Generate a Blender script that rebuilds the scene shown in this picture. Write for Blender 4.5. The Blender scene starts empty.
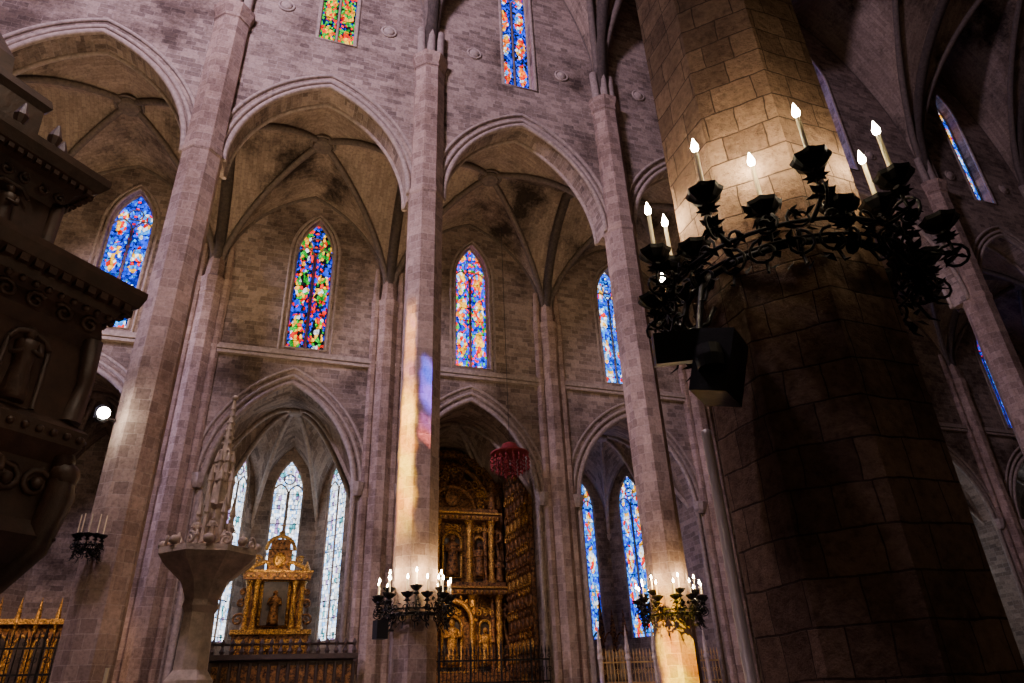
import bpy, math, random
from mathutils import Vector, Matrix
random.seed(7)
pi=math.pi
SC=bpy.context.scene
# ------------------------------------------------------------------ camera
th=math.radians(27.9); ps=math.radians(19.9); rho=math.radians(2.4)
Fh=Vector((math.sin(ps),math.cos(ps),0)); R0=Vector((math.cos(ps),-math.sin(ps),0)); Zv=Vector((0,0,1))
fw=Fh*math.cos(th)+Zv*math.sin(th); u0=-Fh*math.sin(th)+Zv*math.cos(th)
rt=R0*math.cos(rho)-u0*math.sin(rho); up=R0*math.sin(rho)+u0*math.cos(rho)
cam=bpy.data.cameras.new("camera"); co=bpy.data.objects.new("camera",cam); SC.collection.objects.link(co)
cam.sensor_width=36; cam.lens=24.0; cam.clip_end=300
M=Matrix((rt,up,-fw)).transposed().to_4x4(); M.translation=Vector((0,0,1.6)); co.matrix_world=M
SC.camera=co
# ------------------------------------------------------------------ materials
def newmat(name):
    m=bpy.data.materials.new(name); m.use_nodes=True; nt=m.node_tree
    for n in list(nt.nodes): nt.nodes.remove(n)
    out=nt.nodes.new("ShaderNodeOutputMaterial"); return m,nt,out
def N(nt,t,**k):
    n=nt.nodes.new(t)
    for a,b in k.items():
        if a in n.inputs.keys(): n.inputs[a].default_value=b
        else: setattr(n,a,b)
    return n
def L(nt,a,b): nt.links.new(a,b)
def ramp(nt,stops,interp='LINEAR'):
    r=nt.nodes.new("ShaderNodeValToRGB"); cr=r.color_ramp; cr.interpolation=interp
    while len(cr.elements)<len(stops): cr.elements.new(0.5)
    for e,(p,c) in zip(cr.elements,stops): e.position=p; e.color=(*c,1)
    return r
def mix(nt,fac,a,b,mode='MIX'):
    n=nt.nodes.new("ShaderNodeMix"); n.data_type='RGBA'; n.blend_type=mode
    for i,v in ((0,fac),(6,a),(7,b)):
        if hasattr(v,'links'): L(nt,v,n.inputs[i])
        elif i==0: n.inputs[0].default_value=v
        else: n.inputs[i].default_value=(*v,1)
    return n.outputs[2]
def mth(nt,op,a,b=None,c=None):
    n=nt.nodes.new("ShaderNodeMath"); n.operation=op
    for i,v in enumerate((a,b,c)):
        if v is None: continue
        if hasattr(v,'links'): L(nt,v,n.inputs[i])
        else: n.inputs[i].default_value=v
    return n.outputs[0]
def stone(name,c1,c2,mortar,bw,bh,ms=0.02,rough=.85,stain=.5,bump=.4,nscale=1.2,bias=0,fine=1.0):
    m,nt,out=newmat(name)
    b=N(nt,"ShaderNodeBsdfPrincipled",Roughness=rough)
    b.inputs["Specular IOR Level"].default_value=.2
    uv=N(nt,"ShaderNodeUVMap")
    geo=N(nt,"ShaderNodeNewGeometry")
    nz0=N(nt,"ShaderNodeTexNoise",Scale=2.2,Detail=3.0); L(nt,geo.outputs["Position"],nz0.inputs["Vector"])
    wob=N(nt,"ShaderNodeVectorMath",operation='MULTIPLY_ADD')
    L(nt,nz0.outputs["Color"],wob.inputs[0]); wob.inputs[1].default_value=(.12*bw/.6,.07,0); L(nt,uv.outputs[0],wob.inputs[2])
    br=nt.nodes.new("ShaderNodeTexBrick"); br.offset=.5; br.squash=.72; br.squash_frequency=3; br.offset_frequency=2
    br.inputs["Color1"].default_value=(*c1,1); br.inputs["Color2"].default_value=(*c2,1); br.inputs["Mortar"].default_value=(*mortar,1)
    br.inputs["Scale"].default_value=1; br.inputs["Mortar Size"].default_value=ms; br.inputs["Mortar Smooth"].default_value=.35
    br.inputs["Bias"].default_value=bias; br.inputs["Brick Width"].default_value=bw; br.inputs["Row Height"].default_value=bh
    L(nt,wob.outputs[0],br.inputs["Vector"])
    n1=N(nt,"ShaderNodeTexNoise",Scale=nscale*.25,Detail=7.0,Roughness=.65); L(nt,geo.outputs["Position"],n1.inputs["Vector"])
    r1=ramp(nt,[(.34,((1-stain)*.95,(1-stain)*.86,(1-stain)*.80)),(.5,(.9,.88,.87)),(.68,(1.15,1.12,1.1))]); L(nt,n1.outputs["Fac"],r1.inputs[0])
    n2=N(nt,"ShaderNodeTexNoise",Scale=nscale*8,Detail=6.0,Roughness=.7); L(nt,geo.outputs["Position"],n2.inputs["Vector"])
    r2=ramp(nt,[(.3,(1-.35*fine,)*3),(.5,(.97,.97,.97)),(.7,(1+.15*fine,)*3)]); L(nt,n2.outputs["Fac"],r2.inputs[0])
    c=mix(nt,1,br.outputs["Color"],r1.outputs[0],'MULTIPLY'); c=mix(nt,1,c,r2.outputs[0],'MULTIPLY')
    L(nt,c,b.inputs["Base Color"])
    bp=N(nt,"ShaderNodeBump",Strength=bump,Distance=.04)
    iv=mth(nt,'SUBTRACT',1.0,br.outputs["Fac"]); h=mth(nt,'MULTIPLY_ADD',n2.outputs["Fac"],.9,iv)
    L(nt,h,bp.inputs["Height"]); L(nt,bp.outputs[0],b.inputs["Normal"]); L(nt,b.outputs[0],out.inputs[0])
    return m
def plain(name,c,rough=.6,metal=0,var=.3,sc=6,bump=.2,dark=None):
    m,nt,out=newmat(name); b=N(nt,"ShaderNodeBsdfPrincipled",Roughness=rough,Metallic=metal)
    geo=N(nt,"ShaderNodeNewGeometry"); n=N(nt,"ShaderNodeTexNoise",Scale=sc,Detail=6.0,Roughness=.65); L(nt,geo.outputs["Position"],n.inputs["Vector"])
    lo=dark or tuple(x*(1-var) for x in c)
    r=ramp(nt,[(.38 if dark else .3,lo),(.62 if dark else .7,tuple(min(1,x*(1+var)) for x in c))]); L(nt,n.outputs["Fac"],r.inputs[0]); L(nt,r.outputs[0],b.inputs["Base Color"])
    bp=N(nt,"ShaderNodeBump",Strength=bump,Distance=.05); L(nt,n.outputs["Fac"],bp.inputs["Height"]); L(nt,bp.outputs[0],b.inputs["Normal"])
    L(nt,b.outputs[0],out.inputs[0]); return m
def emis(name,c,s):
    m,nt,out=newmat(name); e=N(nt,"ShaderNodeEmission",Strength=s); e.inputs[0].default_value=(*c,1); L(nt,e.outputs[0],out.inputs[0]); return m
def glass(name,bg,fig,brd,strength,scale=5.6,lead=.045,rnd=1.0,hw=.9,per=2.0,fs=1.0,bgs=1.5,bw=.42):
    """figurative leaded glass. UV: x in -1..1 across window, y metres above sill"""
    m,nt,out=newmat(name); uv=N(nt,"ShaderNodeUVMap")
    mp=N(nt,"ShaderNodeMapping"); mp.inputs["Scale"].default_value=(hw*1.35,.8,1); L(nt,uv.outputs[0],mp.inputs[0])
    sx=N(nt,"ShaderNodeSeparateXYZ"); L(nt,uv.outputs[0],sx.inputs[0])
    nz=N(nt,"ShaderNodeTexNoise",Scale=2.3,Detail=2.0); L(nt,uv.outputs[0],nz.inputs["Vector"])
    nf=mth(nt,'MULTIPLY',mth(nt,'SUBTRACT',nz.outputs["Fac"],.5),.5)
    xl=mth(nt,'SUBTRACT',mth(nt,'FRACT',mth(nt,'ADD',sx.outputs[0],3.0)),.5)
    yl=mth(nt,'SUBTRACT',mth(nt,'FRACT',mth(nt,'DIVIDE',sx.outputs[1],per)),.5)
    q=mth(nt,'ADD',mth(nt,'POWER',mth(nt,'DIVIDE',mth(nt,'ADD',xl,nf),.27*fs),2.0),mth(nt,'POWER',mth(nt,'DIVIDE',mth(nt,'ADD',yl,nf),.40),2.0))
    mask=mth(nt,'LESS_THAN',q,1.0)
    border=mth(nt,'GREATER_THAN',mth(nt,'ABSOLUTE',xl),bw)
    def vor(sc,feat='F1'):
        v=N(nt,"ShaderNodeTexVoronoi",Scale=sc,Randomness=rnd); v.voronoi_dimensions='2D'; v.feature=feat; L(nt,mp.outputs[0],v.inputs["Vector"]); return v
    v=vor(scale); sp=N(nt,"ShaderNodeSeparateColor"); L(nt,v.outputs["Color"],sp.inputs[0])
    v2=vor(scale*bgs); sp2=N(nt,"ShaderNodeSeparateColor"); L(nt,v2.outputs["Color"],sp2.inputs[0])
    def pal(p,fac):
        r=ramp(nt,[(i/len(p),c) for i,c in enumerate(p)],'CONSTANT'); L(nt,fac,r.inputs[0]); return r.outputs[0]
    c=mix(nt,mask,pal(bg,sp2.outputs[0]),pal(fig,sp.outputs[0]))
    by=mth(nt,'FRACT',mth(nt,'MULTIPLY',sx.outputs[1],2.2)); c=mix(nt,border,c,pal(brd,by))
    val=N(nt,"ShaderNodeMapRange"); L(nt,sp2.outputs[1],val.inputs[0]); val.inputs[3].default_value=.3; val.inputs[4].default_value=1.5
    c=mix(nt,1,c,val.outputs[0],'MULTIPLY')
    e1=mth(nt,'GREATER_THAN',vor(scale,'DISTANCE_TO_EDGE').outputs["Distance"],lead)
    e2=mth(nt,'GREATER_THAN',vor(scale*bgs,'DISTANCE_TO_EDGE').outputs["Distance"],lead*.7)
    ee=mth(nt,'ADD',mth(nt,'MULTIPLY',e1,mask),mth(nt,'MULTIPLY',e2,mth(nt,'SUBTRACT',1.0,mask)))
    bars=mth(nt,'GREATER_THAN',mth(nt,'FRACT',mth(nt,'MULTIPLY',sx.outputs[1],1.25)),.05)
    rim=mth(nt,'GREATER_THAN',mth(nt,'ABSOLUTE',mth(nt,'SUBTRACT',mth(nt,'ABSOLUTE',xl),bw)),.012)
    el=mth(nt,'MULTIPLY',mth(nt,'MULTIPLY',ee,rim),bars)
    c=mix(nt,1,c,el,'MULTIPLY')
    e=N(nt,"ShaderNodeEmission",Strength=strength); L(nt,c,e.inputs[0]); L(nt,e.outputs[0],out.inputs[0]); return m

M_wall=stone("stone_wall_mat",(.43,.33,.255),(.20,.15,.118),(.37,.30,.245),.55,.24,.013,stain=.65)
M_col=stone("stone_column_mat",(.48,.345,.26),(.28,.195,.15),(.46,.36,.285),.55,.36,.011,stain=.45)
M_pil=stone("stone_pillar_mat",(.42,.275,.18),(.23,.145,.095),(.12,.08,.055),.50,.28,.008,stain=.55,bump=.9,nscale=2.0,fine=1.1)
M_vault=stone("vault_web_mat",(.38,.29,.215),(.27,.20,.15),(.24,.185,.14),.6,.22,.010,stain=.9,bump=.2,nscale=1.0)
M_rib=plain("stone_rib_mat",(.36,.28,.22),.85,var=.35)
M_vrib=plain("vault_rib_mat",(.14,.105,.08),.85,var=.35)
M_pale=plain("pale_stone_mat",(.55,.43,.33),.8,sc=5,var=.35,bump=.5)
M_dark=plain("dark_oak_mat",(.06,.035,.025),.55,sc=5,var=.4,bump=.5)
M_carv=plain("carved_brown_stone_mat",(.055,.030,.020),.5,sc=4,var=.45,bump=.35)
M_gold=plain("gilded_wood_mat",(.90,.47,.10),.40,.75,var=.2,sc=14,bump=1.0,dark=(.10,.045,.012))  # near-black noise lows paint crevice shade into the gilding colour
M_golddk=plain("dark_gilding_mat",(.28,.13,.04),.55,.5,var=.4,sc=8,bump=1.0,dark=(.02,.01,.006))  # darker gilding, crevice shade again painted in by the noise lows
M_iron=plain("wrought_iron_mat",(.012,.011,.011),.5,.5,var=.3)
M_blk=plain("black_plastic_mat",(.010,.010,.011),.5,0,var=.1)
M_wax=plain("candle_wax_mat",(.85,.72,.45),.5,0,var=.05)
M_flame=emis("candle_flame_mat",(1,.84,.58),160)
M_lamp=emis("lamp_lens_mat",(1,.93,.8),90)
M_red=plain("red_tassel_mat",(.28,.03,.03),.8,0)
M_steel=plain("painted_steel_mat",(.42,.36,.31),.4,.3,var=.1)
M_floor=stone("floor_slab_mat",(.20,.16,.14),(.15,.12,.10),(.08,.07,.06),.9,.9,.01,rough=.4)
M_pict=plain("oil_painting_mat",(.05,.035,.03),.4,0,var=.8,sc=3)
R_=(.85,.008,.003);B_=(.003,.035,.8);Y_=(.98,.45,.005);G_=(.015,.35,.03);W_=(.75,.78,.85);C_=(.015,.26,.9);D_=(.003,.010,.20);P_=(.16,.015,.4);O_=(.95,.15,.003);K_=(.008,.008,.01)
G_blue=glass("stained_glass_blue",[B_,D_,C_,B_,D_,B_],[C_,W_,B_,Y_,R_,C_],[B_,D_,R_,B_],3.0)
G_mix=glass("stained_glass_mixed",[B_,D_,K_,B_,P_,B_],[R_,Y_,W_,O_,B_],[R_,B_,Y_,D_],3.0)
G_green=glass("stained_glass_green",[D_,B_,K_,R_,B_,D_],[G_,Y_,R_,K_,Y_,G_,W_],[D_,R_,K_,B_],2.4,per=2.6,fs=1.15)
G_topA=glass("stained_glass_topA",[G_,D_,R_,K_,G_],[Y_,G_,O_,Y_,R_],[R_,D_,G_,K_],2.8)
G_topB=glass("stained_glass_topB",[B_,D_,B_,K_],[O_,Y_,R_,W_,C_],[D_,B_,D_,K_],2.8)
G_warm=glass("stained_glass_warm",[R_,B_,D_,B_,B_,G_],[Y_,W_,Y_,R_,O_,C_],[R_,Y_,B_,D_],3.4)
G_sky=glass("stained_glass_sky",[C_,B_,C_,D_,B_],[W_,C_,Y_,R_,C_,W_],[C_,B_,W_,D_],3.0)
G_pale=glass("stained_glass_pale",[W_,(.4,.55,.85),W_,(.15,.4,.85),(.85,.85,.9)],[W_,(.85,.85,.9),(.06,.25,.3),(.4,.55,.85),W_,(.25,.15,.35)],[W_,(.2,.45,.9),W_,(.7,.75,.8)],4.2,5.0,.07,.5,.82,1.4,.9)
# ------------------------------------------------------------------ mesh builder
class MB:
    def __init__(s): s.v=[];s.f=[];s.uv=[];s.m=[];s.mats=[];s.sm=[]
    def mi(s,mat):
        if mat not in s.mats: s.mats.append(mat)
        return s.mats.index(mat)
    def face(s,idx,mat,uv=None,smooth=False):
        s.f.append(tuple(idx)); s.m.append(s.mi(mat)); s.sm.append(smooth)
        if uv is None:
            ps_=[s.v[i] for i in idx]; n=Vector((0,0,0))
            for i in range(len(ps_)):
                a=ps_[i];b=ps_[(i+1)%len(ps_)]
                n+=Vector(((a.y-b.y)*(a.z+b.z),(a.z-b.z)*(a.x+b.x),(a.x-b.x)*(a.y+b.y)))
            n=n.normalized() if n.length>1e-9 else Vector((0,0,1))
            if abs(n.z)>.9: t=Vector((1,0,0)); bb=Vector((0,1,0))
            else:
                t=Vector((-n.y,n.x,0)).normalized(); bb=n.cross(t)
                if bb.z<0: bb=-bb
            uv=[(p.dot(t),p.dot(bb)) for p in ps_]
        s.uv.append(uv)
    def quadgrid(s,fn,nu,nv,mat,uvf=None,cu=False,smooth=True):
        base=len(s.v); W=nu if cu else nu+1
        for j in range(nv+1):
            for i in range(W): s.v.append(Vector(fn(i/nu,j/nv)))
        for j in range(nv):
            for i in range(nu):
                a=base+j*W+i; b=base+j*W+(i+1)%W; c=b+W; d=a+W
                uv=None
                if uvf: uv=[uvf(i/nu,j/nv),uvf((i+1)/nu,j/nv),uvf((i+1)/nu,(j+1)/nv),uvf(i/nu,(j+1)/nv)]
                s.face((a,b,c,d),mat,uv,smooth)
    def lathe(s,cx,cy,prof,n,mat,rot=0,smooth=False,capb=True,capt=True,sq=(1,1),wob=None):
        base=len(s.v)
        for (r,z) in prof:
            for i in range(n):
                a=rot+2*pi*i/n; rr=r*(wob(a) if wob else 1)
                s.v.append(Vector((cx+rr*math.cos(a)*sq[0],cy+rr*math.sin(a)*sq[1],z)))
        per=2*math.sin(pi/n)*n
        rm=max(r for r,z in prof)
        for j in range(len(prof)-1):
            z0,z1=prof[j][1],prof[j+1][1]; dr=abs(prof[j+1][0]-prof[j][0])
            for i in range(n):
                a=base+j*n+i;b=base+j*n+(i+1)%n
                u0_=rm*per*i/n;u1_=rm*per*(i+1)/n
                s.face((a,b,b+n,a+n),mat,[(u0_,z0),(u1_,z0),(u1_,z1+dr*.3),(u0_,z1+dr*.3)],smooth)
        if capb: s.face(tuple(base+i for i in reversed(range(n))),mat)
        if capt: s.face(tuple(base+(len(prof)-1)*n+i for i in range(n)),mat)
    def box(s,c,sz,mat,rz=0,tilt=None):
        c=Vector(c); base=len(s.v); ca,sa=math.cos(rz),math.sin(rz)
        for dz in (-.5,.5):
            for dx,dy in ((-.5,-.5),(.5,-.5),(.5,.5),(-.5,.5)):
                p=Vector((dx*sz[0],dy*sz[1],dz*sz[2]))
                if tilt: p=tilt@p
                s.v.append(c+Vector((p.x*ca-p.y*sa,p.x*sa+p.y*ca,p.z)))
        for q in ((0,3,2,1),(4,5,6,7),(0,1,5,4),(1,2,6,5),(2,3,7,6),(3,0,4,7)): s.face(tuple(base+i for i in q),mat)
    def tube(s,pts,r,mat,n=6,closed=False,smooth=True):
        pts=[Vector(p) for p in pts]; k=len(pts); base=len(s.v)
        rr=r if isinstance(r,(list,tuple)) else [r]*k
        up_=None
        for i,p in enumerate(pts):
            if closed: t=pts[(i+1)%k]-pts[i-1]
            else: t=pts[min(i+1,k-1)]-pts[max(i-1,0)]
            t=t.normalized() if t.length>1e-9 else Vector((0,0,1))
            if up_ is None:
                up_=Vector((0,0,1)) if abs(t.z)<.9 else Vector((1,0,0))
            up_=(up_-t*up_.dot(t)).normalized(); sd=t.cross(up_)
            for q in range(n):
                a=2*pi*q/n; s.v.append(p+(up_*math.cos(a)+sd*math.sin(a))*rr[i])
        rng=k if closed else k-1
        for i in range(rng):
            for q in range(n):
                a=base+i*n+q;b=base+i*n+(q+1)%n;i2=(i+1)%k
                s.face((a,b,base+i2*n+(q+1)%n,base+i2*n+q),mat,[(0,0)]*4,smooth)
        if not closed:
            s.face(tuple(base+q for q in range(n)),mat,[(0,0)]*n); s.face(tuple(base+(k-1)*n+q for q in range(n)),mat,[(0,0)]*n)
    def sphere(s,c,r,mat,n=10,m=7,sz=(1,1,1)):
        c=Vector(c)
        s.quadgrid(lambda u,v:(c.x+r*sz[0]*math.cos(2*pi*u)*math.sin(pi*(.001+v*.998)),c.y+r*sz[1]*math.sin(2*pi*u)*math.sin(pi*(.001+v*.998)),c.z-r*sz[2]*math.cos(pi*v)),n,m,mat,lambda u,v:(u,v),True)
    def slab(s,outer,holes,org,d,thick,mat):
        """vertical wall: 2D outline (x along d, z) with holes, centred thickness"""
        cu=bpy.data.curves.new("tmp",'CURVE'); cu.dimensions='2D'; cu.fill_mode='BOTH'; cu.extrude=thick/2
        for pl in [outer]+holes:
            sp=cu.splines.new('POLY'); sp.points.add(len(pl)-1)
            for p,q in zip(sp.points,pl): p.co=(q[0],q[1],0,1)
            sp.use_cyclic_u=True
        ob=bpy.data.objects.new("tmp",cu); SC.collection.objects.link(ob)
        dg=bpy.context.evaluated_depsgraph_get(); me=bpy.data.meshes.new_from_object(ob.evaluated_get(dg))
        d=Vector((d[0],d[1],0)).normalized(); nn=Vector((-d.y,d.x,0)); base=len(s.v); org=Vector((org[0],org[1],0))
        for v in me.vertices: s.v.append(org+d*v.co.x+nn*v.co.z+Vector((0,0,v.co.y)))
        for p in me.polygons: s.face(tuple(base+i for i in p.vertices),mat)
        bpy.data.objects.remove(ob); bpy.data.meshes.remove(me); bpy.data.curves.remove(cu)
    def obj(s,name,parent=None,org=None):
        me=bpy.data.meshes.new(name); o=Vector(org) if org else Vector((0,0,0))
        me.from_pydata([v-o for v in s.v],[],s.f)
        for m in s.mats: me.materials.append(m)
        ul=me.uv_layers.new(name="UVMap"); flat=[]
        for uv in s.uv:
            for a in uv: flat+= [a[0],a[1]]
        ul.data.foreach_set("uv",flat)
        me.polygons.foreach_set("material_index",s.m); me.polygons.foreach_set("use_smooth",s.sm); me.update()
        ob=bpy.data.objects.new(name,me); SC.collection.objects.link(ob); ob.location=o
        if parent: ob.parent=parent
        return ob
def empty(name,loc=(0,0,0)):
    e=bpy.data.objects.new(name,None); SC.collection.objects.link(e); e.location=loc; e.empty_display_size=.2
    return e
def child(mb,name,par):
    o=mb.obj(name); o.parent=par; o.matrix_parent_inverse=Matrix.Translation(-Vector(par.location)); return o
def ah(x,half,rise):
    R=(rise*rise+half*half)/(2*half); x=min(abs(x),half)
    return math.sqrt(max(0,R*R-(x+R-half)**2))
def arch(cx,half,zs,rise,n=14):
    R=(rise*rise+half*half)/(2*half); amax=math.acos((R-half)/R); p=[]
    for i in range(n+1):
        a=amax*i/n; p.append((cx+(R-half)-R*math.cos(a),zs+R*math.sin(a)))
    return p+[(2*cx-x,z) for x,z in reversed(p[:-1])]
def lancet(cx,half,z0,zs,rise,n=8): return [(cx-half,z0)]+arch(cx,half,zs,rise,n)+[(cx+half,z0)]
# ------------------------------------------------------------------ layout
XC=[-22,-13,-4.13,4.42,13.4,22.4,35.3,44.2,53.1]
BAYS=[((XC[i]+XC[i+1])/2,(XC[i+1]-XC[i])/2) for i in range(len(XC)-1)]
ZC=28.0; ZS=20.2; YW=31.5; YR=22.0; YN=3.9
wincount=[0]
def window(org,d,cx,half,z0,zs,rise,mat,lights=2):
    wincount[0]+=1; o=Vector((org[0],org[1],0)); d=Vector((d[0],d[1],0)).normalized()
    e=empty("window_%d"%wincount[0],o+d*cx+Vector((0,0,z0)))
    g=MB(); g.slab(lancet(cx,half*1.02,z0,zs,rise*1.02),[],org,d,.04,mat)
    g.uv=[[(((g.v[i]-o).dot(d)-cx)/half,g.v[i].z-z0+cx*.37) for i in f] for f in g.f]
    child(g,"stained_glass",e)
    t=MB(); P3=lambda q:o+d*q[0]+Vector((0,0,q[1]))
    t.tube([P3(q) for q in lancet(cx,half,z0,zs,rise)],.11,M_rib,6,True)
    zt=zs-.1
    if lights>1:
        for i in range(1,lights):
            x=cx-half+2*half*i/lights; t.tube([P3((x,z0)),P3((x,zt+.2))],.07,M_rib)
        hw=half/lights
        for i in range(lights):
            t.tube([P3(q) for q in arch(cx-half+hw*(2*i+1),hw,zt,hw*1.5,6)],.055,M_rib)
        c=(cx,zs+rise*.42); t.tube([P3((c[0]+half*.34*math.cos(a*pi/6),c[1]+half*.34*math.sin(a*pi/6))) for a in range(12)],.05,M_rib,5,True)
    k=int((zt-z0)/.9)
    for i in range(1,k+1): t.tube([P3((cx-half,z0+i*(zt-z0)/(k+1))),P3((cx+half,z0+i*(zt-z0)/(k+1)))],.018,M_iron,4)
    child(t,"tracery",e)
b=MB(); b.box((15,15,-.15),(90,60,.3),M_floor); b.obj("floor")
def column(name,x,y,r,mat,ztop,small=True):
    b=MB(); R=r/math.cos(pi/8)
    prof=[(R*1.45,0),(R*1.45,.5),(R*1.25,.7),(R*1.22,1.1),(R*1.05,1.3),(R,1.4)]
    if small: prof+=[(R,ZS-.15),(R*1.07,ZS-.05),(R*1.07,ZS+.15),(R,ZS+.22)]
    prof+=[(R,ztop-.55),(R*1.08,ztop-.5),(R*1.08,ztop-.38),(R*1.02,ztop-.34),(R*1.2,ztop),(R*1.25,ztop+.25),(R*1.0,ztop+.3)]
    b.lathe(x,y,prof,8,mat,pi/8)
    if small:
        for dx in (-.42,0,.42):
            b.tube([(x+dx,y-.35+abs(dx)*.3,ztop+.25),(x+dx*1.1,y-.35+abs(dx)*.3,ztop+2.2)],.2,M_rib,8)
    b.obj(name,org=(x,y,0))
for x in XC: column("octagonal_column",x,YR,.66,M_col,ZC)
for i,x in enumerate(XC): column("octagonal_pillar",3.9+(x-4.42),YN,.73,M_pil,ZC,False)
def arcade(name,yc,shift=0):
    b=MB(); zt=43; holes=[]
    out=[(XC[0]+shift,ZS)]
    mould=MB()
    for cx,hs in BAYS:
        cx+=shift; h=hs-.72; rise=5.3*h/3.7 if h<4 else 6.2
        out+=arch(cx,h,ZS,rise,16)
        for (dh,dy,r) in ((0.0,-.52,.12),(.25,-.5,.10),(.0,.52,.11),(.55,-.52,.09)):
            mould.tube([(q[0],yc+dy,q[1]) for q in arch(cx,h+dh,ZS,rise+dh*1.2,16)],r,M_rib,6)
        holes.append(lancet(cx,.85,28.1,35.2,2.4))
    out+=[(XC[-1]+shift,ZS),(XC[-1]+shift,zt),(XC[0]+shift,zt)]
    b.slab(out,holes,(0,yc),(1,0),1.0,M_wall)
    for h in holes: mould.tube([(q[0],yc-.5,q[1]) for q in h],.09,M_rib,6,True)
    for cx,hs in BAYS:
        for sx in (-2.3,2.3):
            X=cx+shift+sx; mould.sphere((X,yc-.52,29.7),.27,M_rib,10,6,(1,.5,1)); mould.tube([(X+.33*math.cos(k*pi/6),yc-.52,29.7+.33*math.sin(k*pi/6)) for k in range(12)],.06,M_rib,5,True)
    o=b.obj(name); m=mould.obj("trim_arch_mouldings",o)
arcade("wall_nave_arcade",YR+.45)
arcade("wall_near_arcade",YN-.1,-.52)
gl=[G_blue,G_mix,G_topA,G_topB,G_warm,G_blue,G_sky,G_mix]
for i,(cx,hs) in enumerate(BAYS): window((0,YR+.6),(1,0),cx,.85,28.1,35.2,2.4,gl[i])
def quad_vault(b,ribs,x0,x1,y0,y1,zs,rise,nx,ny,rr,dome=.3):
    cx,hx=(x0+x1)/2,(x1-x0)/2; cy,hy=(y0+y1)/2,(y1-y0)/2
    def z(s,t): return zs+max(ah(s*hx,hx,rise if rise>hx else hx*1.01),ah(t*hy,hy,rise if rise>hy else hy*1.01))+dome*(1-s*s)*(1-t*t)
    fn=lambda u,v:(cx+hx*(2*u-1),cy+hy*(2*v-1),z(2*u-1,2*v-1))
    def uvf(u,v):
        s,t=2*u-1,2*v-1
        return (t*hy,abs(s)*hx*1.3) if abs(s)>abs(t) else (s*hx,abs(t)*hy*1.3)
    b.quadgrid(fn,nx,ny,M_vault,uvf)
    for sg in (1,-1):
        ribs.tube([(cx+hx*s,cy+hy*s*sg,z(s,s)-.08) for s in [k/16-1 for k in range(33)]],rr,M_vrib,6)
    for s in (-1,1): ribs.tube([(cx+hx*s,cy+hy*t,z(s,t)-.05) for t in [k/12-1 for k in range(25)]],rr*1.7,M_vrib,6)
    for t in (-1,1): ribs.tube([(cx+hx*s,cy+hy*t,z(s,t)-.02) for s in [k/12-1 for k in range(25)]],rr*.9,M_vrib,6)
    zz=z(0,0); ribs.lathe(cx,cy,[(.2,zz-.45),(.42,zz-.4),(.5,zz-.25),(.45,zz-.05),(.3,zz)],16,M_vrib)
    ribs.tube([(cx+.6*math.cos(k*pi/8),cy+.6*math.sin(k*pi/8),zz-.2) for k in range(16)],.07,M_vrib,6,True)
v=MB();r=MB()
for cx,hs in BAYS: quad_vault(v,r,cx-hs,cx+hs,YR+.9,YW-.35,ZS,6.4 if hs<5 else 7.2,24,24,.16)
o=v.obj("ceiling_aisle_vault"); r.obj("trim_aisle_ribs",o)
v=MB();r=MB()
for cx,hs in BAYS: quad_vault(v,r,cx-hs,cx+hs,YN+.3,YR+.1,ZC,13.0,24,32,.2,.5)
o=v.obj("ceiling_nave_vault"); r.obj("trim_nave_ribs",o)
v=MB();r=MB()
for cx,hs in BAYS: quad_vault(v,r,cx-.52-hs,cx-.52+hs,-6,YN-.6,ZS,6.4 if hs<5 else 7.2,16,16,.15)
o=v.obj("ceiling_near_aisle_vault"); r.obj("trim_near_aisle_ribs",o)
b=MB(); md=MB()
CH=[]; holes=[]; WX=[]
out=[(XC[0],0)]
for i,(cx,hs) in enumerate(BAYS):
    h=min(hs-1.1,3.4); CH.append((cx,h)); wx=cx+{1:.3,2:.35,3:.12,4:-.15}.get(i,0); WX.append(wx)
    out+=[(cx-h,0)]+arch(cx,h,10.4,5.0,16)+[(cx+h,0)]
    holes.append(lancet(wx,.98,17.25,22.9,2.3))
    for dh,r_ in ((0,.13),(.3,.1),(.62,.08)):
        md.tube([(q[0],YW-.42,q[1]) for q in [(cx-h-dh,0)]+arch(cx,h+dh,10.4,5.0+dh*1.2,16)+[(cx+h+dh,0)]],r_,M_rib,6)
    for dh in (0,.22): md.tube([(q[0],YW-.4,q[1]) for q in lancet(wx,1.0+dh,17.25-dh,22.9,2.3+dh)],.08,M_rib,6,True)
    for s in (-1,1):
        md.lathe(cx+s*(h+.15),YW-.5,[(.2,10.1),(.3,10.3),(.36,10.7),(.2,10.75)],8,M_rib)
out+=[(XC[-1],0),(XC[-1],28),(XC[0],28)]
b.slab(out,holes,(0,YW),(1,0),.8,M_wall)
ow=b.obj("wall_chapel_side")
for z,r_ in ((16.6,.13),(16.8,.18),(16.95,.1)): md.box(((XC[0]+XC[-1])/2,YW-.45,z),(XC[-1]-XC[0],.1+r_*1.6,.14),M_rib)
for x in XC:
    for dx,rr in ((0,.5),(-.62,.22),(.62,.22)):
        md.lathe(x+dx,YW-.45,[(rr*1.5,0),(rr*1.5,1),(rr,1.3),(rr,ZS-.8),(rr*1.1,ZS-.7),(rr,ZS-.6),(rr*1.15,ZS),(rr*1.15,ZS+.2),(rr*.9,ZS+.3),(rr*.6,ZS+2.2)],8,M_col,pi/8)
md.obj("trim_chapel_wall",ow)
wg=[G_blue,G_blue,G_green,G_warm,G_sky,G_mix,G_blue,G_blue]
for i,(cx,hs) in enumerate(BAYS): window((0,YW+.1),(1,0),WX[i],.98,17.25,22.9,2.3,wg[i])
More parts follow.
